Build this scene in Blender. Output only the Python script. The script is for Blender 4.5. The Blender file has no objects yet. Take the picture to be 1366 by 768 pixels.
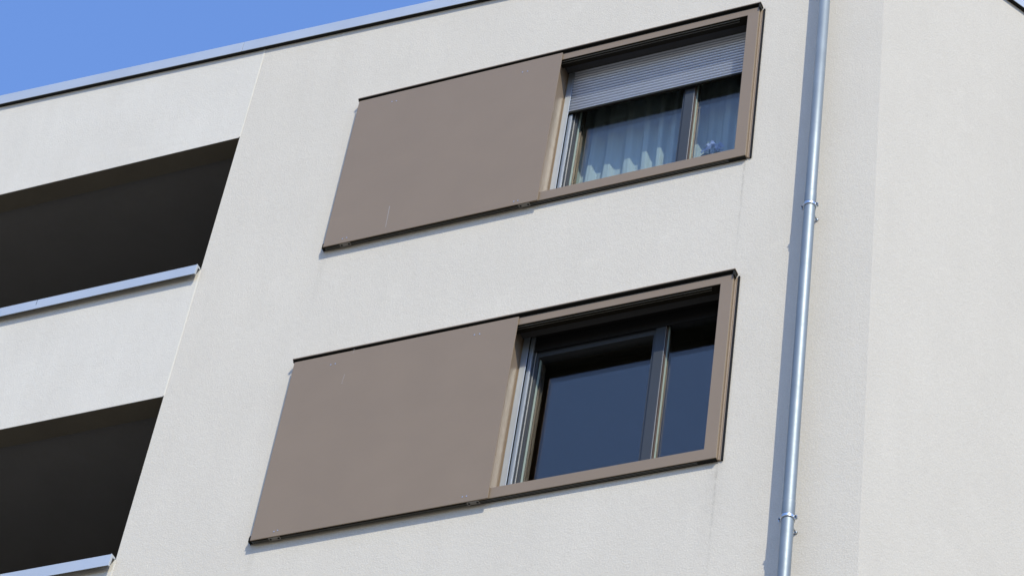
import bpy, bmesh, math, random
from mathutils import Vector, Matrix

random.seed(7)
scene = bpy.context.scene
COL = scene.collection
GROUND = -15.65            # metres below the reference level of the facade coordinates

# ------------------------------------------------------------------ materials
def new_mat(name):
    m = bpy.data.materials.new(name)
    m.use_nodes = True
    nt = m.node_tree
    for n in list(nt.nodes):
        nt.nodes.remove(n)
    out = nt.nodes.new('ShaderNodeOutputMaterial')
    b = nt.nodes.new('ShaderNodeBsdfPrincipled')
    nt.links.new(b.outputs[0], out.inputs[0])
    return m, nt, b, out

def math_node(nt, op, a, b=None, c=None):
    n = nt.nodes.new('ShaderNodeMath')
    n.operation = op
    for i, v in enumerate((a, b, c)):
        if v is None:
            continue
        if isinstance(v, (int, float)):
            n.inputs[i].default_value = v
        else:
            nt.links.new(v, n.inputs[i])
    return n.outputs[0]

def noise(nt, vec, scale, detail=3.0, rough=0.55):
    n = nt.nodes.new('ShaderNodeTexNoise')
    n.inputs['Scale'].default_value = scale
    n.inputs['Detail'].default_value = detail
    n.inputs['Roughness'].default_value = rough
    nt.links.new(vec, n.inputs['Vector'])
    return n.outputs['Fac']

def mix_col(nt, fac, a, b):
    n = nt.nodes.new('ShaderNodeMix')
    n.data_type = 'RGBA'
    if isinstance(fac, (int, float)):
        n.inputs[0].default_value = fac
    else:
        nt.links.new(fac, n.inputs[0])
    for i, v in ((6, a), (7, b)):
        if isinstance(v, tuple):
            n.inputs[i].default_value = (*v, 1)
        else:
            nt.links.new(v, n.inputs[i])
    return n.outputs[2]

def ramp01(nt, v, lo, hi):
    n = nt.nodes.new('ShaderNodeMapRange')
    n.clamp = True
    nt.links.new(v, n.inputs[0])
    n.inputs[1].default_value = lo
    n.inputs[2].default_value = hi
    return n.outputs[0]

def bump(nt, h, dist, strength=1.0):
    n = nt.nodes.new('ShaderNodeBump')
    n.inputs['Strength'].default_value = strength
    n.inputs['Distance'].default_value = dist
    nt.links.new(h, n.inputs['Height'])
    return n.outputs[0]

def position(nt):
    g = nt.nodes.new('ShaderNodeNewGeometry')
    return g.outputs['Position']

def plaster(name, base, dark, cool, streaks=()):
    """Scratched mineral render: fine grain, faint cloudiness, a smoother cooler field left of the bead, a few dirt runs."""
    m, nt, b, out = new_mat(name)
    p = position(nt)
    sep = nt.nodes.new('ShaderNodeSeparateXYZ')
    nt.links.new(p, sep.inputs[0])
    fine = noise(nt, p, 78, 4, 0.75)
    mid = noise(nt, p, 16, 3, 0.6)
    big = noise(nt, p, 1.1, 4, 0.6)
    mapn = nt.nodes.new('ShaderNodeMapping')
    mapn.inputs['Scale'].default_value = (3.0, 3.0, 0.35)
    nt.links.new(p, mapn.inputs[0])
    runs = noise(nt, mapn.outputs[0], 1.6, 4, 0.6)
    col = mix_col(nt, ramp01(nt, fine, 0.32, 0.68), dark, base)
    if cool is not None:
        left = math_node(nt, 'LESS_THAN', sep.outputs[0], -2.835)
        col = mix_col(nt, math_node(nt, 'MULTIPLY', left, 0.75), col, cool)
    f = math_node(nt, 'ADD', math_node(nt, 'MULTIPLY', big, 0.5), math_node(nt, 'ADD', math_node(nt, 'MULTIPLY', runs, 0.35), math_node(nt, 'MULTIPLY', mid, 0.15)))
    grime = ramp01(nt, f, 0.62, 0.36)
    col = mix_col(nt, math_node(nt, 'MULTIPLY', grime, 0.28), col, tuple(c * 0.86 for c in dark))
    smear = noise(nt, p, 2.7, 5, 0.65)
    col = mix_col(nt, math_node(nt, 'MULTIPLY', ramp01(nt, smear, 0.60, 0.74), 0.22), col, tuple(min(0.8, c * 1.07) for c in base))
    for (x0, w, ztop, length, amount) in streaks:
        d = math_node(nt, 'DIVIDE', math_node(nt, 'SUBTRACT', sep.outputs[0], x0), w)
        g = math_node(nt, 'POWER', 2.718, math_node(nt, 'MULTIPLY', math_node(nt, 'MULTIPLY', d, d), -1.0))
        n2 = nt.nodes.new('ShaderNodeMapRange'); n2.clamp = True
        nt.links.new(sep.outputs[2], n2.inputs[0])
        n2.inputs[1].default_value = ztop - length
        n2.inputs[2].default_value = ztop
        under = math_node(nt, 'LESS_THAN', sep.outputs[2], ztop)
        a = math_node(nt, 'MULTIPLY', math_node(nt, 'MULTIPLY', g, n2.outputs[0]), math_node(nt, 'MULTIPLY', under, amount))
        a = math_node(nt, 'MULTIPLY', a, ramp01(nt, mid, 0.3, 0.6))
        col = mix_col(nt, a, col, (0.20, 0.18, 0.155))
    nt.links.new(col, b.inputs['Base Color'])
    b.inputs['Roughness'].default_value = 0.95
    b.inputs['Specular IOR Level'].default_value = 0.15
    h = math_node(nt, 'ADD', math_node(nt, 'MULTIPLY', fine, 1.0), math_node(nt, 'MULTIPLY', mid, 0.6))
    nt.links.new(bump(nt, h, 0.0055, 0.62), b.inputs['Normal'])
    return m

def coated(name, col, rough=0.45, metal=0.0, var=0.06, spec=0.4, scale=2.2, grain=0.0):
    m, nt, b, out = new_mat(name)
    p = position(nt)
    n1 = noise(nt, p, scale, 4, 0.6)
    c = mix_col(nt, ramp01(nt, n1, 0.3, 0.7), tuple(v * (1 - var) for v in col), tuple(min(1, v * (1 + var)) for v in col))
    nt.links.new(c, b.inputs['Base Color'])
    b.inputs['Metallic'].default_value = metal
    b.inputs['Specular IOR Level'].default_value = spec
    r = nt.nodes.new('ShaderNodeMapRange')
    nt.links.new(noise(nt, p, scale * 6, 3), r.inputs[0])
    r.inputs[3].default_value = rough - 0.06
    r.inputs[4].default_value = rough + 0.06
    nt.links.new(r.outputs[0], b.inputs['Roughness'])
    if grain:
        nt.links.new(bump(nt, noise(nt, p, 180, 2), grain, 0.4), b.inputs['Normal'])
    return m

def glass_mat(name, tint):
    m, nt, b, out = new_mat(name)
    nt.nodes.remove(b)
    t = nt.nodes.new('ShaderNodeBsdfTransparent')
    t.inputs[0].default_value = (*tint, 1)
    g = nt.nodes.new('ShaderNodeBsdfGlossy')
    g.inputs['Roughness'].default_value = 0.0
    g.inputs['Color'].default_value = (1.0, 0.82, 0.70, 1)
    f = nt.nodes.new('ShaderNodeFresnel')
    f.inputs['IOR'].default_value = 1.5
    # the same reflectance on both faces of the pane (the inner face is not total-internal here)
    geo = nt.nodes.new('ShaderNodeNewGeometry')
    ior = math_node(nt, 'ADD', 1.5, math_node(nt, 'MULTIPLY', geo.outputs['Backfacing'], 0.0))
    nt.links.new(ior, f.inputs['IOR'])
    lw = nt.nodes.new('ShaderNodeVectorMath'); lw.operation = 'DOT_PRODUCT'
    nt.links.new(geo.outputs['Incoming'], lw.inputs[0])
    nt.links.new(geo.outputs['Normal'], lw.inputs[1])
    c = math_node(nt, 'ABSOLUTE', lw.outputs['Value'])
    one = math_node(nt, 'SUBTRACT', 1.0, c)
    p5 = math_node(nt, 'POWER', one, 5.0)
    refl = math_node(nt, 'ADD', 0.045, math_node(nt, 'MULTIPLY', p5, 0.955))
    nt.nodes.remove(f)
    mx = nt.nodes.new('ShaderNodeMixShader')
    nt.links.new(refl, mx.inputs[0])
    nt.links.new(t.outputs[0], mx.inputs[1])
    nt.links.new(g.outputs[0], mx.inputs[2])
    nt.links.new(mx.outputs[0], out.inputs[0])
    return m

def fabric_mat(name, col):
    m, nt, b, out = new_mat(name)
    p = position(nt)
    w = noise(nt, p, 260, 2)
    c = mix_col(nt, w, tuple(v * 0.9 for v in col), col)
    nt.nodes.remove(b)
    d = nt.nodes.new('ShaderNodeBsdfDiffuse')
    tr = nt.nodes.new('ShaderNodeBsdfTranslucent')
    nt.links.new(c, d.inputs[0]); nt.links.new(c, tr.inputs[0])
    mx = nt.nodes.new('ShaderNodeMixShader'); mx.inputs[0].default_value = 0.12
    nt.links.new(d.outputs[0], mx.inputs[1]); nt.links.new(tr.outputs[0], mx.inputs[2])
    nt.links.new(mx.outputs[0], out.inputs[0])
    return m

STREAKS = ((1.745, 0.007, 0.86, 1.25, 0.38), (1.752, 0.05, 0.86, 0.9, 0.10), (1.757, 0.008, -2.11, 1.2, 0.34),
           (1.745, 0.06, -2.11, 1.0, 0.14), (-1.70, 0.03, 0.84, 0.9, 0.13), (-1.69, 0.03, -2.14, 0.9, 0.12))
M = {}
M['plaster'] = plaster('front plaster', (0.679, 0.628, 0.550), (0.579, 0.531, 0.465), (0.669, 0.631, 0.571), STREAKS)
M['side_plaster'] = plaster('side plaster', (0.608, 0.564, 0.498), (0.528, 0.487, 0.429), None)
M['bead'] = coated('plaster bead', (0.68, 0.64, 0.56), 0.8, var=0.05)
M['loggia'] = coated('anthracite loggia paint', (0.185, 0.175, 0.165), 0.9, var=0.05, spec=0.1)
M['lintel'] = coated('dark lintel paint', (0.15, 0.13, 0.10), 0.9, var=0.06, spec=0.1)
M['zinc'] = coated('galvanised sheet', (0.52, 0.545, 0.575), 0.5, metal=0.45, var=0.05, scale=1.3)
M['pipe'] = coated('zinc pipe', (0.255, 0.288, 0.310), 0.55, metal=0.6, var=0.08, scale=5.0)
M['steel'] = coated('clamp steel', (0.60, 0.64, 0.68), 0.3, metal=1.0, var=0.05)
M['dark_steel'] = coated('dull bolt steel', (0.16, 0.17, 0.18), 0.45, metal=0.7)
M['bronze'] = coated('bronze coated aluminium', (0.238, 0.178, 0.123), 0.42, metal=0.0, var=0.03, spec=0.35, grain=0.0004)
M['bronze_lining'] = coated('sand bronze lining', (0.31, 0.235, 0.168), 0.42, metal=0.25, var=0.03)
M['head'] = coated('shade-dark head lining', (0.022, 0.019, 0.014), 0.75, var=0.06, spec=0.1)  # tone darkened to hold the shade under the window head
M['track'] = coated('dark rail recess', (0.018, 0.018, 0.016), 0.7, var=0.1, spec=0.15)
M['track_edge'] = coated('rail edge', (0.15, 0.145, 0.13), 0.5, var=0.05)
M['bracket'] = coated('dull cast bracket', (0.24, 0.22, 0.195), 0.6, var=0.1)
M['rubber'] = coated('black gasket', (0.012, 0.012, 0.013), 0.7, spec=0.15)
M['soffit'] = coated('grey box soffit', (0.085, 0.088, 0.096), 0.8, var=0.05, spec=0.1)
M['guide'] = coated('natural anodised guide', (0.37, 0.415, 0.48), 0.42, metal=0.6, var=0.04)
M['anthracite'] = coated('anthracite frame', (0.044, 0.050, 0.060), 0.5, var=0.05, spec=0.25)
M['sunlit_edge'] = coated('painted sunlit edge', (0.55, 0.54, 0.53), 0.35, metal=0.5)  # pale tone paints sunlight onto the side faces of the dark frame
M['spacer'] = coated('pale glazing spacer', (0.34, 0.42, 0.385), 0.45, var=0.03)
M['brown'] = coated('brown inner frame', (0.095, 0.062, 0.048), 0.5, var=0.08)
M['slat'] = coated('silver roller slat', (0.58, 0.62, 0.72), 0.33, metal=0.45, var=0.05)
M['glass'] = glass_mat('window glass', (0.95, 0.97, 0.965))
M['room'] = coated('room paint', (0.10, 0.095, 0.085), 0.9, spec=0.1)
M['curtain'] = fabric_mat('sheer curtain', (0.54, 0.60, 0.63))
M['roof'] = coated('roof membrane', (0.18, 0.18, 0.18), 0.9, spec=0.1)
M['petal'] = coated('blue petals', (0.46, 0.52, 0.98), 0.7, var=0.3, scale=45)
M['leaf'] = coated('dark leaves', (0.035, 0.085, 0.035), 0.5, var=0.3, scale=20)
M['pot'] = coated('terracotta', (0.38, 0.17, 0.09), 0.8, var=0.1)
M['mark'] = coated('pale rivet', (0.50, 0.52, 0.58), 0.35, metal=0.6)
M['scratch'] = coated('scratched coat', (0.33, 0.30, 0.285), 0.5)

gm, nt, b, out = new_mat('paved ground')
pp = position(nt)
gc = mix_col(nt, ramp01(nt, noise(nt, pp, 0.15, 5), 0.35, 0.65), (0.15, 0.128, 0.092), (0.23, 0.20, 0.15))
nt.links.new(gc, b.inputs['Base Color'])
b.inputs['Roughness'].default_value = 0.9
M['ground'] = gm

# ------------------------------------------------------------------ mesh helpers
def box(bm, x0, x1, y0, y1, z0, z1):
    vs = [bm.verts.new(p) for p in ((x0, y0, z0), (x1, y0, z0), (x1, y1, z0), (x0, y1, z0), (x0, y0, z1), (x1, y0, z1), (x1, y1, z1), (x0, y1, z1))]
    for f in ((3, 2, 1, 0), (4, 5, 6, 7), (0, 1, 5, 4), (1, 2, 6, 5), (2, 3, 7, 6), (3, 0, 4, 7)):
        bm.faces.new([vs[i] for i in f])

def extrude_x(bm, prof, x0, x1, z0=0.0, z1=0.0):
    """Closed (y, z) outline carried from x0 to x1, lifted by z0 / z1 at its ends."""
    a = [bm.verts.new((x0, y, z + z0)) for y, z in prof]
    c = [bm.verts.new((x1, y, z + z1)) for y, z in prof]
    n = len(prof)
    bm.faces.new(a); bm.faces.new(list(reversed(c)))
    for i in range(n):
        j = (i + 1) % n
        bm.faces.new((a[j], a[i], c[i], c[j]))

def tube(bm, pts, r, seg=24, caps=True):
    pts = [Vector(p) for p in pts]
    rs = r if isinstance(r, (list, tuple)) else [r] * len(pts)
    rings = []
    for i, p in enumerate(pts):
        d = (pts[min(i + 1, len(pts) - 1)] - pts[max(i - 1, 0)]).normalized()
        up = Vector((0, 0, 1)) if abs(d.z) < 0.9 else Vector((1, 0, 0))
        u = d.cross(up).normalized(); v = d.cross(u)
        rings.append([bm.verts.new(p + (u * math.cos(2 * math.pi * k / seg) + v * math.sin(2 * math.pi * k / seg)) * rs[i]) for k in range(seg)])
    for a, c in zip(rings, rings[1:]):
        for k in range(seg):
            f = bm.faces.new((a[k], a[(k + 1) % seg], c[(k + 1) % seg], c[k])); f.smooth = True
    if caps:
        bm.faces.new(rings[0]); bm.faces.new(list(reversed(rings[-1])))

def obj(name, bm, mat, parent=None, bevel=0.0, smooth=False):
    bmesh.ops.recalc_face_normals(bm, faces=bm.faces[:])
    me = bpy.data.meshes.new(name)
    if smooth:
        for f in bm.faces:
            f.smooth = True
    bm.to_mesh(me); bm.free()
    me.materials.append(mat)
    o = bpy.data.objects.new(name, me)
    COL.objects.link(o)
    if parent is not None:
        o.parent = parent
        if parent.parent is None:
            o.location = -parent.location        # meshes are written in facade coordinates
    if bevel:
        md = o.modifiers.new('edge', 'BEVEL')
        md.width = bevel; md.segments = 2; md.limit_method = 'ANGLE'
        md.angle_limit = math.radians(40)
        md.use_clamp_overlap = True
    return o

def boxes(name, lst, mat, parent, bevel=0.0):
    bm = bmesh.new()
    for q in lst:
        box(bm, *q)
    return obj(name, bm, mat, parent, bevel)

def each(name, lst, mat, parent, bevel=0.0):
    return [boxes(name, [q], mat, parent, bevel) for q in lst]

def frame_ring(name, x0, x1, z0, z1, wl, wr, wb, wt, y0, y1, mat, parent, bevel=0.0):
    bm = bmesh.new()
    o_ = [(x0, z0), (x1, z0), (x1, z1), (x0, z1)]
    i_ = [(x0 + wl, z0 + wb), (x1 - wr, z0 + wb), (x1 - wr, z1 - wt), (x0 + wl, z1 - wt)]
    vo = [[bm.verts.new((x, y, z)) for x, z in o_] for y in (y0, y1)]
    vi = [[bm.verts.new((x, y, z)) for x, z in i_] for y in (y0, y1)]
    for i in range(4):
        j = (i + 1) % 4
        bm.faces.new((vo[0][i], vo[0][j], vi[0][j], vi[0][i]))
        bm.faces.new((vo[1][i], vi[1][i], vi[1][j], vo[1][j]))
        bm.faces.new((vo[0][i], vo[1][i], vo[1][j], vo[0][j]))
        bm.faces.new((vi[0][i], vi[0][j], vi[1][j], vi[1][i]))
    return obj(name, bm, mat, parent, bevel)

def thing(name, label, cat, loc):
    o = bpy.data.objects.new(name, None)
    o.empty_display_size = 0.2
    COL.objects.link(o)
    o.location = loc
    o['label'] = label; o['category'] = cat
    return o

# ------------------------------------------------------------------ the setting
bm = bmesh.new()
vs = [bm.verts.new(p) for p in ((-900, -900, GROUND), (900, -900, GROUND), (900, 900, GROUND), (-900, 900, GROUND))]
bm.faces.new(vs)
ground = obj('ground', bm, M['ground']); ground['kind'] = 'structure'

# ------------------------------------------------------------------ the building
XL, XC = -9.5, 2.757                       # left end of the front wall, building corner
TH = math.radians(60.0)                    # the side wall turns away by this angle
SIDE = Vector((math.cos(TH), math.sin(TH), 0)); SIDE_N = Vector((math.sin(TH), -math.cos(TH), 0))
SIDE_LEN = 9.0
ROOF_SLOPE, SIDE_SLOPE = -0.0496, 0.0256
def roof_z(x):
    return 3.570 + ROOF_SLOPE * x          # underside of the roof edge along the front
CORNER_Z = roof_z(XC)

building = thing('apartment_building', 'pale grey plastered apartment block with bronze sliding window shutters and dark recessed balconies', 'building', (0, 0, GROUND))

BAL = [(0.980, 2.565), (-2.004, -0.398)]   # parapet top, lintel underside of each balcony
BAL_X0, BAL_X1 = -8.3, -2.832
WIN = [0.868, -2.101]                      # bottom of each window surround
HX0, HX1 = 0.068, 1.70

def wall_with_holes(x_list, holes, y0, y1, zb):
    bm = bmesh.new()
    xs = sorted(set(x_list) | {h[0] for h in holes} | {h[1] for h in holes})
    zs = sorted({zb} | {h[2] for h in holes} | {h[3] for h in holes})
    cache = {}
    def V(x, y, z):
        k = (round(x, 4), round(y, 4), z if isinstance(z, str) else round(z, 4))
        if k not in cache:
            cache[k] = bm.verts.new((x, y, roof_z(x) if z == 'top' else z))
        return cache[k]
    zz = zs + ['top']
    solid = {}
    for i in range(len(xs) - 1):
        for j in range(len(zz) - 1):
            cx = (xs[i] + xs[i + 1]) / 2
            za = zz[j]; zc = 9 if zz[j + 1] == 'top' else zz[j + 1]
            inside = any(h[0] < cx < h[1] and h[2] <= za + 1e-6 and zc <= h[3] + 1e-6 for h in holes)
            solid[i, j] = not inside
    for (i, j), s in solid.items():
        if not s:
            continue
        a, b2, c, d = xs[i], xs[i + 1], zz[j], zz[j + 1]
        bm.faces.new((V(a, y0, c), V(b2, y0, c), V(b2, y0, d), V(a, y0, d)))
        bm.faces.new((V(a, y1, c), V(a, y1, d), V(b2, y1, d), V(b2, y1, c)))
        for (di, dj, e0, e1) in ((-1, 0, (a, c), (a, d)), (1, 0, (b2, c), (b2, d)), (0, -1, (a, c), (b2, c)), (0, 1, (a, d), (b2, d))):
            if not solid.get((i + di, j + dj), False):
                bm.faces.new((V(e0[0], y0, e0[1]), V(e1[0], y0, e1[1]), V(e1[0], y1, e1[1]), V(e0[0], y1, e0[1])))
    return bm

holes = [(BAL_X0, BAL_X1, b0, b1) for b0, b1 in BAL] + [(HX0, HX1, w + 0.045, w + 1.715) for w in WIN]
front = obj('front_wall', wall_with_holes([XL, XC], holes, 0.0, 0.19, GROUND), M['plaster'], building)

# movement bead running down beside the balconies
bm = bmesh.new()
segs = [(BAL[0][1] + 0.004, roof_z(-2.835) - 0.002), (BAL[1][1] + 0.004, BAL[0][0] - 0.01), (GROUND + 0.3, BAL[1][0] - 0.01)]
for z0, z1 in segs:
    box(bm, -2.841, -2.829, -0.003, 0.004, z0, z1)
obj('plaster_bead', bm, M['bead'], building)

# side wall, back walls
def side_point(d, off=0.0):
    p = Vector((XC, 0, 0)) + SIDE * d + SIDE_N * off
    return p
bm = bmesh.new()
p0, p1 = side_point(0), side_point(SIDE_LEN)
q = [(p0.x, p0.y, GROUND), (p1.x, p1.y, GROUND), (p1.x, p1.y, CORNER_Z + SIDE_SLOPE * SIDE_LEN), (p0.x, p0.y, CORNER_Z)]
bm.faces.new([bm.verts.new(v) for v in q])
n_in = -SIDE_N * 0.2
q2 = [(p0.x - 0.25, p0.y + 0.195, GROUND), (p1.x + n_in.x, p1.y + n_in.y, GROUND), (p1.x + n_in.x, p1.y + n_in.y, CORNER_Z + SIDE_SLOPE * SIDE_LEN), (p0.x - 0.25, p0.y + 0.195, CORNER_Z)]
bm.faces.new([bm.verts.new(v) for v in reversed(q2)])
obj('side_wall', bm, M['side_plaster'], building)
bm = bmesh.new()
yb = p1.y
zb1 = CORNER_Z + SIDE_SLOPE * SIDE_LEN
for qd in ([(XL, 0, GROUND), (XL, yb, GROUND), (XL, yb, roof_z(XL)), (XL, 0, roof_z(XL))], [(XL, yb, GROUND), (p1.x, yb, GROUND), (p1.x, yb, zb1), (XL, yb, roof_z(XL))]):
    bm.faces.new([bm.verts.new(v) for v in qd])
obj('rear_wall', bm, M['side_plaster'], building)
bm = bmesh.new()
bm.faces.new([bm.verts.new(v) for v in ((XL, 0.02, roof_z(XL) + 0.02), (XC, 0.02, CORNER_Z + 0.02), (p1.x, p1.y, zb1 + 0.02), (XL, yb, roof_z(XL) + 0.02))])
obj('roof', bm, M['roof'], building)

# roof edge capping: folded sheet with an overhang, mitred round the corner
DEPTH, CAP_H = 0.038, 0.125
bis = (Vector((0, -1, 0)) + SIDE_N).normalized()
miter = bis / bis.dot(Vector((0, -1, 0)))
prof = [(0.30, CAP_H + 0.015), (-DEPTH, CAP_H), (-DEPTH, 0.0), (-DEPTH + 0.004, 0.0), (-DEPTH + 0.010, 0.006), (0.004, 0.008), (0.30, 0.008)]
def cap_ring(bm, base, out_vec, prof):
    return [bm.verts.new((base.x - out_vec.x * y, base.y - out_vec.y * y, base.z + z)) for y, z in prof]
def cap_run(name, ring_specs, prof=prof, mat='zinc', bevel=0.0015, parent=None):
    bm = bmesh.new()
    rings = [cap_ring(bm, *s, prof) for s in ring_specs]
    n = len(prof)
    for a, c in zip(rings, rings[1:]):
        for i in range(n):
            j = (i + 1) % n
            bm.faces.new((a[i], a[j], c[j], c[i]))
    bm.faces.new(rings[0]); bm.faces.new(list(reversed(rings[-1])))
    return obj(name, bm, M[mat], parent or building, bevel=bevel)
OUT_F = Vector((0, -1, 0))
def fr(x):
    return Vector((x, 0, roof_z(x) - 0.002))
cap = cap_run('roof_coping', [(fr(XL), OUT_F), (fr(-3.053), OUT_F)])
cap_run('roof_coping', [(fr(-3.049), OUT_F), (fr(XC), miter), (Vector((p1.x, p1.y, zb1 - 0.002)), SIDE_N)])
cap_run('coping_shade_strip', [(fr(XL), OUT_F), (fr(XC), miter), (Vector((p1.x, p1.y, zb1 - 0.002)), SIDE_N)],  # black strip added to darken the coping's shaded underside
        [(-DEPTH + 0.0045, 0.0012), (0.0035, 0.0005), (0.0035, 0.0065), (-DEPTH + 0.009, 0.0052), (-DEPTH + 0.0045, 0.0025)], 'track', 0.0, cap)
# folded joint between the two sheets
bm = bmesh.new()
box(bm, -3.0535, -3.0485, -DEPTH + 0.002, 0.2, roof_z(-3.05) + 0.004, roof_z(-3.05) + CAP_H - 0.004)
obj('coping_joint', bm, M['dark_steel'], cap)

# balconies: recessed dark rooms behind the parapet
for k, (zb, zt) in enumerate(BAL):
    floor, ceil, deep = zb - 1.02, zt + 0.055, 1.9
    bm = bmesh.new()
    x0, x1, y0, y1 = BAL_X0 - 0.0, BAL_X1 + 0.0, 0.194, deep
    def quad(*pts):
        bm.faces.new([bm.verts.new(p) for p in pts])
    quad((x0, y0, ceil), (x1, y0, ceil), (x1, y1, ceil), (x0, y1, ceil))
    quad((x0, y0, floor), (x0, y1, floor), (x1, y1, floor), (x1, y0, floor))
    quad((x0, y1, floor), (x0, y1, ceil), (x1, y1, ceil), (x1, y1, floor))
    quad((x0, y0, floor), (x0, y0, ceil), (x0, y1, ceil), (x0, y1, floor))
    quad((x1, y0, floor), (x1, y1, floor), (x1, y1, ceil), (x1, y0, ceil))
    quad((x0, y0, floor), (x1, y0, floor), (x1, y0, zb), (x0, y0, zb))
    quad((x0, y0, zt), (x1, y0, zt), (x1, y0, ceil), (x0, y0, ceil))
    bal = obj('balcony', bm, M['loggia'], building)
    bal['label'] = ('upper dark recessed balcony below the roof edge', 'lower dark recessed balcony')[k]
    boxes('lintel_lining', [(x0, x1 - 0.002, 0.003, 0.192, zt - 0.004, zt + 0.003)], M['lintel'], bal)
    boxes('side_lining', [(x1 - 0.003, x1 + 0.002, 0.003, 0.192, zb + 0.03, zt - 0.005)], M['lintel'], bal)
    # parapet cap: angle of bent sheet
    bm = bmesh.new()
    pr = [(-0.052, -0.092), (-0.052, 0.010), (0.205, 0.022), (0.205, 0.012), (-0.042, 0.0005), (-0.042, -0.086)]
    extrude_x(bm, [(y, z + zb) for y, z in pr], BAL_X0, -2.846)
    pc = obj('parapet_cap', bm, M['zinc'], bal, bevel=0.001)
    boxes('cap_joint', [(-4.326, -4.321, -0.0524, -0.049, zb - 0.05, zb + 0.0095)], M['dark_steel'], bal)
    bm = bmesh.new()
    pe = [(-0.054, -0.096), (-0.054, 0.013), (0.004, 0.016), (0.004, -0.001), (-0.030, -0.006), (-0.036, -0.092)]
    extrude_x(bm, [(y, z + zb) for y, z in pe], -2.8455, -2.8395)
    obj('cap_end', bm, M['zinc'], bal, bevel=0.001)

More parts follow.
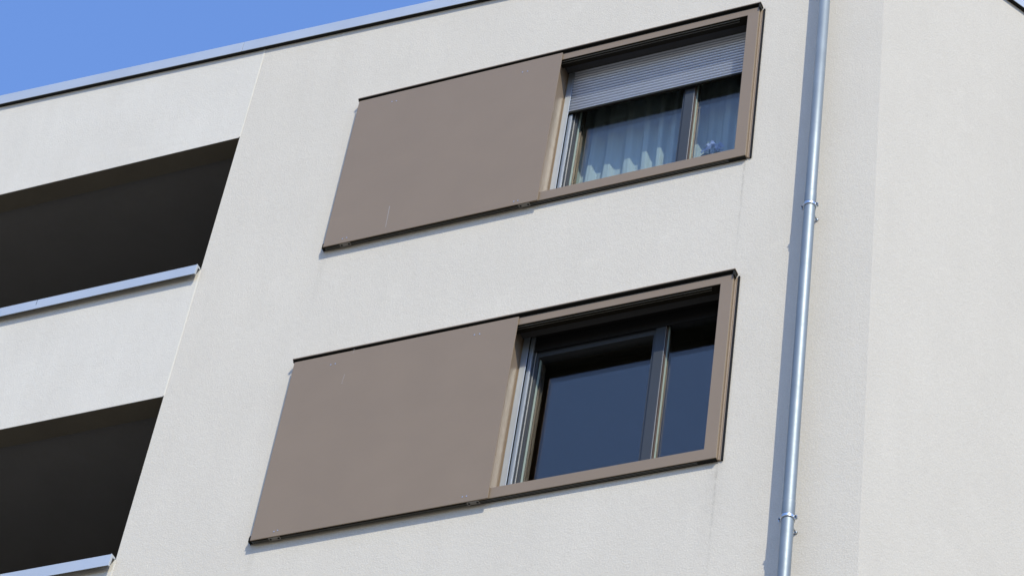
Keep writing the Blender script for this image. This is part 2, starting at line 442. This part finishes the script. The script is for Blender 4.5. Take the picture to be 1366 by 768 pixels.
# ------------------------------------------------------------------ windows
def make_window(b, xl, xr, roller, label, marks, scratches):
    H = 1.727
    FX1 = 1.762
    # surround of coated sheet: head, foot and both stiles as one ring
    win = frame_ring('window', -0.02, FX1, b, b + H - 0.006, 0.082, FX1 - 1.669, 0.096, 0.072, -0.040, 0.0, M['bronze'], building, 0.0025)
    win['label'] = label
    # right side: edge strip, wall flange and gasket
    each('side_flange', [(FX1 + 0.001, FX1 + 0.012, -0.016, -0.001, b + 0.0, b + H - 0.02), (FX1 + 0.0125, FX1 + 0.022, -0.009, -0.001, b - 0.002, b + H - 0.012)], M['bronze_lining'], win, 0.0015)
    boxes('gasket', [(FX1 + 0.0225, FX1 + 0.036, -0.013, -0.001, b - 0.003, b + H - 0.006)], M['rubber'], win, 0.001)
    # head rail with its projecting lip
    bm = bmesh.new()
    lz = b + H + 0.019
    extrude_x(bm, [(-0.062, lz), (-0.062, lz + 0.0085), (-0.002, lz + 0.0145), (-0.002, lz + 0.004), (-0.059, lz + 0.003), (-0.059, lz)], -1.708, 1.778)
    obj('top_lip', bm, M['bronze'], win, 0.001)
    each('top_track_and_shade', [(-1.700, 1.7625, -0.0345, -0.002, b + H - 0.004, lz - 0.006), (-1.7075, 1.7775, -0.0588, -0.002, lz - 0.0055, lz + 0.0005), (1.763, 1.7745, -0.058, -0.018, b + H - 0.03, lz - 0.006), (-1.704, -1.7005, -0.056, -0.004, b + H - 0.004, lz - 0.006)], M['track'], win)  # rail and end pieces, plus a black plate as shade under the lip
    # bottom rail in which the panel runs
    each('bottom_track', [(-1.712, -0.021, -0.040, -0.002, b + 0.004, b + 0.05), (-1.7155, -1.7125, -0.040, -0.002, b - 0.003, b + 0.04), (-0.0205, 1.758, -0.034, -0.003, b - 0.004, b - 0.0005)], M['track'], win)
    each('track_groove', [(-1.69, 1.625, -0.030, -0.026, b - 0.006, b + 0.002), (-1.69, 1.625, -0.018, -0.014, b - 0.006, b + 0.002)], M['track_edge'], win)
    # lining of the opening
    each('jamb_lining', [(0.069, 0.080, 0.0005, 0.1440, b + 0.05, b + H - 0.03), (0.070, 0.0910, 0.1500, 0.1545, b + 0.05, b + H - 0.03), (1.676, 1.690, 0.0005, 0.144, b + 0.05, b + H - 0.03)], M['bronze_lining'], win, 0.001)
    boxes('sill_lining', [(0.07, 1.675, 0.0005, 0.19, b + 0.06, b + 0.075)], M['bronze_lining'], win)
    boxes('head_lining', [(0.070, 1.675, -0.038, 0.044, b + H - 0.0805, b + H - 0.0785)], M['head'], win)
    each('shutter_track', [(0.0, 1.60, -0.026, -0.021, b + H - 0.087, b + H - 0.081), (0.0, 1.59, -0.005, 0.0, b + H - 0.087, b + H - 0.081)], M['track_edge'], win)
    boxes('shutter_box', [(0.070, 1.675, 0.045, 0.050, b + H - 0.068, b + H - 0.02), (0.070, 1.675, 0.0505, 0.144, b + H - 0.028, b + H - 0.02),
                          (0.070, 1.675, 0.144, 0.149, b + H - 0.028, b + H + 0.2), (0.070, 1.675, 0.149, 0.34, b + H + 0.201, b + H + 0.21)], M['soffit'], win)
    boxes('head_shade_strip', [(0.140, 1.60, 0.184, 0.1885, b + H - 0.150, b + H + 0.195)], M['rubber'], win)  # black strip added as the deep shade over window head and sash top
    boxes('slot_cover', [(0.070, 1.675, 0.1495, 0.1835, b + 1.7095, b + 1.7145)], M['rubber'], win)
    # guide rails
    for gx0, s in ((0.0915, 1), (1.6745, -1)):
        def gx(v):
            return gx0 + s * v
        lst = []
        for a, c, y0, y1 in ((0.0, 0.0500, 0.1445, 0.149), (0.0, 0.036, 0.149, 0.156), (0.0475, 0.0785, 0.167, 0.184)):
            u, v = sorted((gx(a), gx(c)))
            lst.append((u, v, y0, y1, b + 0.08, b + H - 0.03 + (0.0 if y0 < 0.16 else 0.05)))
        boxes('guide_rail', lst, M['guide'], win, 0.003)
    boxes('curtain_slot', [(0.124, 0.1385, 0.172, 0.176, b + 0.08, b + H + 0.02)], M['rubber'], win)
    # fixed outer frame, opening sash at one side, mullion between
    OX0, OX1, OZ0, OZ1 = 0.062, 1.70, b + 0.06, b + H + 0.19
    frame_ring('outer_frame', OX0, OX1, OZ0, OZ1, 0.120, 0.10, 0.09, 0.30, 0.190, 0.29, M['anthracite'], win, 0.003)
    each('lit_frame_edge', [(0.1825, 0.1845, 0.192, 0.202, b + 0.15, b + 1.60), (1.1845, 1.1860, 0.1925, 0.199, b + 0.15, b + 1.60)], M['sunlit_edge'], win)
    boxes('mullion', [(1.110, 1.184, 0.1895, 0.289, b + 0.1505, b + 1.612)], M['anthracite'], win, 0.003)
    SX0, SX1, SZ0, SZ1 = 0.185, 1.109, b + 0.152, b + 1.603
    frame_ring('sash', SX0, SX1, SZ0, SZ1, 0.018, 0.02, 0.08, 0.068, 0.206, 0.288, M['anthracite'], win, 0.002)
    each('glazing_bead', [(0.2035, 0.2085, 0.232, 0.2515, b + 0.235, b + 1.534), (1.1945, 1.2, 0.222, 0.2395, b + 0.155, b + 1.606)], M['spacer'], win)
    each('inner_frame', [(0.2035, 0.212, 0.280, 0.325, b + 0.235, b + 1.534), (1.187, 1.194, 0.207, 0.288, b + 0.155, b + 1.606), (1.07, 1.087, 0.280, 0.305, b + 0.235, b + 1.534)], M['brown'], win)
    for gx0, gx1, gz0, gz1, gy in ((0.2035, 1.088, b + 0.233, b + 1.5345, 0.252), (1.1945, 1.599, b + 0.152, b + 1.6015, 0.240)):
        each('glass_pane', [(gx0, gx1, gy, gy + 0.004, gz0, gz1), (gx0, gx1, gy + 0.021, gy + 0.025, gz0, gz1)], M['glass'], win)
    # sliding panel with its rivets and runner brackets
    boxes('shutter_panel', [(xl, xr, -0.0565, -0.0485, b - 0.009, b + H - 0.009)], M['bronze'], win, 0.0015)
    for x, z in marks:
        bm = bmesh.new()
        tube(bm, [(x, -0.0585, z), (x, -0.0565, z)], 0.0052, 10)
        obj('rivet', bm, M['mark'], win)
    for (xa, za, xb, zb2, w) in scratches:
        bm = bmesh.new()
        vs = [bm.verts.new(p) for p in ((xa - w, -0.0568, za), (xa + w, -0.0568, za), (xb + w * 0.6, -0.0568, zb2), (xb - w * 0.6, -0.0568, zb2))]
        bm.faces.new(vs)
        obj('scratch', bm, M['scratch'], win)
    for bx in (xl + 0.185, xr - 0.115):
        boxes('runner_bracket', [(bx - 0.046, bx + 0.046, -0.0485, -0.016, b - 0.0125, b - 0.0095)], M['bracket'], win, 0.001)
        for sx in (-0.031, 0.031):
            bm = bmesh.new()
            tube(bm, [(bx + sx, -0.033, b - 0.0140), (bx + sx, -0.033, b - 0.0126)], 0.0085, 12)
            obj('bracket_hole', bm, M['rubber'], win)  # dark disc standing in for a hole in the bracket
    if roller:
        zt, zl = b + H + 0.16, b + 1.222
        pitch = 0.0335
        prof = []
        n = int((zt - zl) / pitch)
        pts = []
        for i in range(n):
            z0 = zl + i * pitch
            for t in (0.0, 0.1, 0.25, 0.45, 0.65, 0.82, 0.94, 1.0):
                pts.append((0.1615 - 0.0095 * math.sin(math.pi * t) ** 0.8, z0 + pitch * (0.02 + 0.66 * t)))
            pts.append((0.1780, z0 + pitch * 0.685)); pts.append((0.1780, z0 + pitch * 0.998))
        back = [(0.181, zl + n * pitch), (0.181, zl)]
        bm = bmesh.new()
        extrude_x(bm, pts + back, 0.130, 1.617)
        rs = obj('roller_shutter', bm, M['slat'], win)
        boxes('roller_end_bar', [(0.122, 1.623, 0.150, 0.1735, zl - 0.022, zl - 0.001)], M['track'], win, 0.002)
    # room behind
    bm = bmesh.new()
    rx0, rx1, ry0, ry1, rz0, rz1 = -0.9, 2.35, 0.292, 4.2, b - 0.85, b + 1.93
    def quad(*p):
        bm.faces.new([bm.verts.new(v) for v in p])
    quad((rx0, ry0, rz0), (rx1, ry0, rz0), (rx1, ry1, rz0), (rx0, ry1, rz0))
    quad((rx0, ry0, rz1), (rx0, ry1, rz1), (rx1, ry1, rz1), (rx1, ry0, rz1))
    quad((rx0, ry1, rz0), (rx1, ry1, rz0), (rx1, ry1, rz1), (rx0, ry1, rz1))
    quad((rx0, ry0, rz0), (rx0, ry1, rz0), (rx0, ry1, rz1), (rx0, ry0, rz1))
    quad((rx1, ry0, rz0), (rx1, ry0, rz1), (rx1, ry1, rz1), (rx1, ry1, rz0))
    quad((rx0, ry0, rz0), (0.1, ry0, rz0), (0.1, ry0, rz1), (rx0, ry0, rz1))
    quad((1.66, ry0, rz0), (rx1, ry0, rz0), (rx1, ry0, rz1), (1.66, ry0, rz1))
    quad((0.1, ry0, rz0), (1.66, ry0, rz0), (1.66, ry0, b + 0.1), (0.1, ry0, b + 0.1))
    quad((0.1, ry0, b + H + 0.1), (1.66, ry0, b + H + 0.1), (1.66, ry0, rz1), (0.1, ry0, rz1))
    obj('room_lining', bm, M['room'], win)
    boxes('window_sill', [(0.05, 1.68, 0.293, 0.398, b + 0.115, b + 0.14)], M['room'], win, 0.004)
    return win

U = [(-1.379, 2.479), (-1.338, 2.474), (-0.219, 2.456), (-0.174, 2.452), (-1.533, 0.904), (-1.497, 0.906), (-0.083, 0.897), (-0.050, 0.897)]
L = [(-1.367, -0.489), (-1.330, -0.487), (-0.207, -0.481), (-0.165, -0.483), (-1.509, -2.066), (-1.481, -2.061), (-0.064, -2.060), (-0.033, -2.060)]
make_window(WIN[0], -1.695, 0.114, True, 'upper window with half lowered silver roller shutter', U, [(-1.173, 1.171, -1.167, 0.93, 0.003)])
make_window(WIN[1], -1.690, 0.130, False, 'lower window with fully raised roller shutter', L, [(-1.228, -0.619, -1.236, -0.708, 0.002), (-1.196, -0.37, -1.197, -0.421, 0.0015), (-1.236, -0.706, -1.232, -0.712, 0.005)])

# ------------------------------------------------------------------ downpipe
PX, PQ, PR = 2.332, -0.145, 0.0410
J = [0.175, -2.70]      # joint heights; the clamp sits a little below each
bm = bmesh.new()
tube(bm, [(PX + 0.006, PQ, 3.35), (PX, PQ, 0.17), (PX, PQ, -2.75), (PX, PQ, -5.7), (PX, PQ, GROUND + 0.02)], PR, 40)
pipe = obj('downpipe', bm, M['pipe'], building)
for z in J:
    bm = bmesh.new()
    tube(bm, [(PX, PQ, z - 0.150), (PX, PQ, z - 0.146), (PX, PQ, z - 0.004), (PX, PQ, z), (PX, PQ, z)], [PR + 0.0004, PR + 0.0017, PR + 0.0017, PR + 0.0017, PR - 0.001], 40, caps=False)
    obj('pipe_sleeve', bm, M['pipe'], pipe)
    zc = z - 0.135
    bm = bmesh.new()
    segs = 40
    r0, r1, h = PR + 0.0016, PR + 0.0052, 0.014
    rows = []
    for rr, zz in ((r0, zc - h), (r1, zc - h), (r1 + 0.001, zc - h * 0.3), (r1 - 0.0015, zc), (r1 + 0.001, zc + h * 0.3), (r1, zc + h), (r0, zc + h)):
        rows.append([bm.verts.new((PX + rr * math.cos(2 * math.pi * k / segs), PQ + rr * math.sin(2 * math.pi * k / segs), zz)) for k in range(segs)])
    for a, c in zip(rows, rows[1:]):
        for k in range(segs):
            bm.faces.new((a[k], a[(k + 1) % segs], c[(k + 1) % segs], c[k])).smooth = True
    for s in (-1, 1):
        x0, x1 = sorted((PX + s * (PR + 0.003), PX + s * (PR + 0.020)))
        box(bm, x0, x1, PQ - 0.007, PQ - 0.003, zc - 0.013, zc + 0.013)
        box(bm, x0, x1, PQ + 0.003, PQ + 0.007, zc - 0.013, zc + 0.013)
    cl = obj('pipe_clamp', bm, M['steel'], pipe)
    for s in (-1, 1):
        bm = bmesh.new()
        xx = PX + s * (PR + 0.013)
        tube(bm, [(xx, PQ - 0.016, zc), (xx, PQ + 0.018, zc)], 0.0038, 10)
        tube(bm, [(xx, PQ - 0.0155, zc), (xx, PQ - 0.0075, zc)], 0.0068, 6)
        tube(bm, [(xx, PQ + 0.0075, zc), (xx, PQ + 0.014, zc)], 0.0068, 6)
        obj('clamp_bolt', bm, M['dark_steel'], pipe)
    bm = bmesh.new()
    tube(bm, [(PX + 0.004, PQ + PR, zc), (PX + 0.004, 0.0, zc)], 0.006, 12)
    tube(bm, [(PX + 0.004, -0.012, zc), (PX + 0.004, -0.001, zc)], [0.008, 0.014], 16)
    obj('wall_anchor', bm, M['steel'], pipe)

# ------------------------------------------------------------------ curtain
b = WIN[0]
bm = bmesh.new()
nx, nz = 260, 24
cx0, cx1 = 0.10, 1.66
grid = []
ph = [random.uniform(-0.5, 0.5) for _ in range(40)]
for i in range(nx + 1):
    x = cx0 + (cx1 - cx0) * i / nx
    col = []
    for j in range(nz + 1):
        z = b + 0.02 + (1.62 - 0.02) * j / nz
        t = x / 0.127 + 0.34 * math.sin(x * 6.1) + 0.10 * math.sin(z * 2.0 + x * 3)
        s = math.sin(2 * math.pi * t)
        a = 0.028 + 0.008 * math.sin(x * 8.3 + 1.0)
        y = 0.444 - a * (s + 0.17 * math.sin(6 * math.pi * t)) + 0.006 * math.sin(9 * x + 2.2 * z)
        col.append(bm.verts.new((x, y, z)))
    grid.append(col)
for i in range(nx):
    for j in range(nz):
        bm.faces.new((grid[i][j], grid[i + 1][j], grid[i + 1][j + 1], grid[i][j + 1])).smooth = True
for f in bm.faces:
    f.smooth = True
cur = obj('curtain', bm, M['curtain'])
cur['label'] = 'sheer pale pleated curtain hanging behind the glass of the window with the lowered roller shutter'
cur['category'] = 'curtain'

# ------------------------------------------------------------------ flowering pot plant on the inner sill
FX, FY = 1.335, 0.345
fz = b + 0.14
plant = thing('potted_flower', 'blue flowering pot plant on the window sill in front of the curtain', 'plant', (FX, FY, fz))
bm = bmesh.new()
tube(bm, [(FX, FY, fz), (FX, FY, fz + 0.115), (FX, FY, fz + 0.115), (FX, FY, fz + 0.14), (FX, FY, fz + 0.14), (FX, FY, fz + 0.12)], [0.042, 0.056, 0.062, 0.063, 0.055, 0.054], 28)
obj('pot', bm, M['pot'], plant)
bm = bmesh.new()
for k in range(5):
    a = k * 1.26
    tube(bm, [(FX + 0.012 * math.cos(a), FY + 0.012 * math.sin(a), fz + 0.12), (FX + 0.03 * math.cos(a), FY + 0.02 * math.sin(a), fz + 0.36), (FX + 0.05 * math.cos(a), FY + 0.02 * math.sin(a), fz + 0.49)], [0.004, 0.0035, 0.003], 8)
obj('stem', bm, M['leaf'], plant)
bm = bmesh.new()
def leaf(bm, base, d, ln, wd, droop):
    d = Vector(d).normalized(); side = d.cross(Vector((0, 0, 1))).normalized()
    rows = []
    for i in range(7):
        t = i / 6
        w = wd * math.sin(math.pi * min(1, t * 0.92 + 0.06)) ** 0.8
        c = Vector(base) + d * ln * t + Vector((0, 0, 0.35 * ln * math.sin(t * 2.2) - droop * ln * t * t))
        rows.append([bm.verts.new(c + side * w * s + Vector((0, 0, 0.25 * w * abs(s)))) for s in (-1, -0.5, 0, 0.5, 1)])
    for a, c in zip(rows, rows[1:]):
        for k in range(4):
            bm.faces.new((a[k], a[k + 1], c[k + 1], c[k])).smooth = True
for k in range(22):
    a = k * 2.399
    h = fz + 0.15 + 0.20 * (k / 22)
    leaf(bm, (FX, FY, h), (math.cos(a), 0.45 * math.sin(a), 0.12), 0.10 + 0.05 * random.random(), 0.038 + 0.014 * random.random(), 0.35)
obj('foliage', bm, M['leaf'], plant)
bm = bmesh.new()
for k in range(60):
    u = (k + 0.5) / 60
    th = k * 2.399
    rr = math.sqrt(u) * 0.086
    c = Vector((FX - 0.01 + rr * math.cos(th) + random.uniform(-0.008, 0.008), FY - 0.012 + 0.42 * rr * math.sin(th), fz + 0.445 + 0.075 * (1 - u) + random.uniform(-0.032, 0.026)))
    nrm = Vector((math.cos(th) * rr * 5 + random.uniform(-0.5, 0.5), -0.75, 0.1 + random.uniform(-0.4, 0.6))).normalized()
    u1 = nrm.cross(Vector((0, 0, 1))).normalized(); u2 = nrm.cross(u1)
    rot = random.random() * 2
    sz = random.uniform(0.012, 0.018)
    for q4 in range(5):
        a = rot + q4 * 2 * math.pi / 5
        d = u1 * math.cos(a) + u2 * math.sin(a); s = nrm.cross(d)
        pts = [c, c + d * sz * 0.7 + s * sz * 0.5 + nrm * 0.005, c + d * sz * 1.3 + nrm * 0.002, c + d * sz * 0.7 - s * sz * 0.5 + nrm * 0.005]
        bm.faces.new([bm.verts.new(p) for p in pts])
obj('flower_head', bm, M['petal'], plant)

# ------------------------------------------------------------------ light
S = Vector((0.90, -1.0, 1.34)).normalized()
EL = math.asin(S.z)
AZ = math.atan2(S.x, S.y)
world = bpy.data.worlds.new('World'); scene.world = world; world.use_nodes = True
wn = world.node_tree
for n in list(wn.nodes):
    wn.nodes.remove(n)
wo = wn.nodes.new('ShaderNodeOutputWorld'); bg = wn.nodes.new('ShaderNodeBackground')
sky = wn.nodes.new('ShaderNodeTexSky'); sky.sky_type = 'NISHITA'
sky.sun_disc = False; sky.sun_elevation = EL; sky.sun_rotation = AZ
sky.altitude = 300; sky.air_density = 2.0; sky.dust_density = 0.5; sky.ozone_density = 9.0
bg.inputs[1].default_value = 0.15
grade = wn.nodes.new('ShaderNodeMix'); grade.data_type = 'RGBA'; grade.blend_type = 'MULTIPLY'
grade.inputs[0].default_value = 1.0; grade.inputs[7].default_value = (0.82, 0.815, 1.01, 1)
wn.links.new(sky.outputs[0], grade.inputs[6]); wn.links.new(grade.outputs[2], bg.inputs[0]); wn.links.new(bg.outputs[0], wo.inputs[0])
sl = bpy.data.lights.new('sun', 'SUN'); sl.energy = 2.5; sl.angle = math.radians(0.5); sl.color = (1.0, 0.95, 0.765)
so = bpy.data.objects.new('sun', sl); COL.objects.link(so)
so.rotation_euler = S.to_track_quat('Z', 'Y').to_euler()
so.location = S * 60

# ------------------------------------------------------------------ camera
R = ((0.9159120019, 0.3815584005, 0.1245728373), (-0.1909676183, 0.6872358880, -0.7008838726), (-0.3530390538, 0.6181585729, 0.7023126970))
right, down, fwd = (Vector(r) for r in R)
cd = bpy.data.cameras.new('camera'); cam = bpy.data.objects.new('camera', cd); COL.objects.link(cam)
mw = Matrix((right, -down, -fwd)).transposed().to_4x4()
mw.translation = -fwd * 20.0
cam.matrix_world = mw
cd.sensor_fit = 'HORIZONTAL'; cd.sensor_width = 36.0; cd.lens = 3640.918 / 1366 * 36
cd.clip_start = 0.1; cd.clip_end = 3000
scene.camera = cam
scene.view_settings.view_transform = 'Standard'; scene.view_settings.look = 'None'
scene.view_settings.gamma = 1.0; scene.view_settings.use_curve_mapping = False
scene.view_settings.exposure = 0.665
scene.render.engine = 'CYCLES'
scene.cycles.max_bounces = 12; scene.cycles.transparent_max_bounces = 24
scene.cycles.caustics_reflective = False
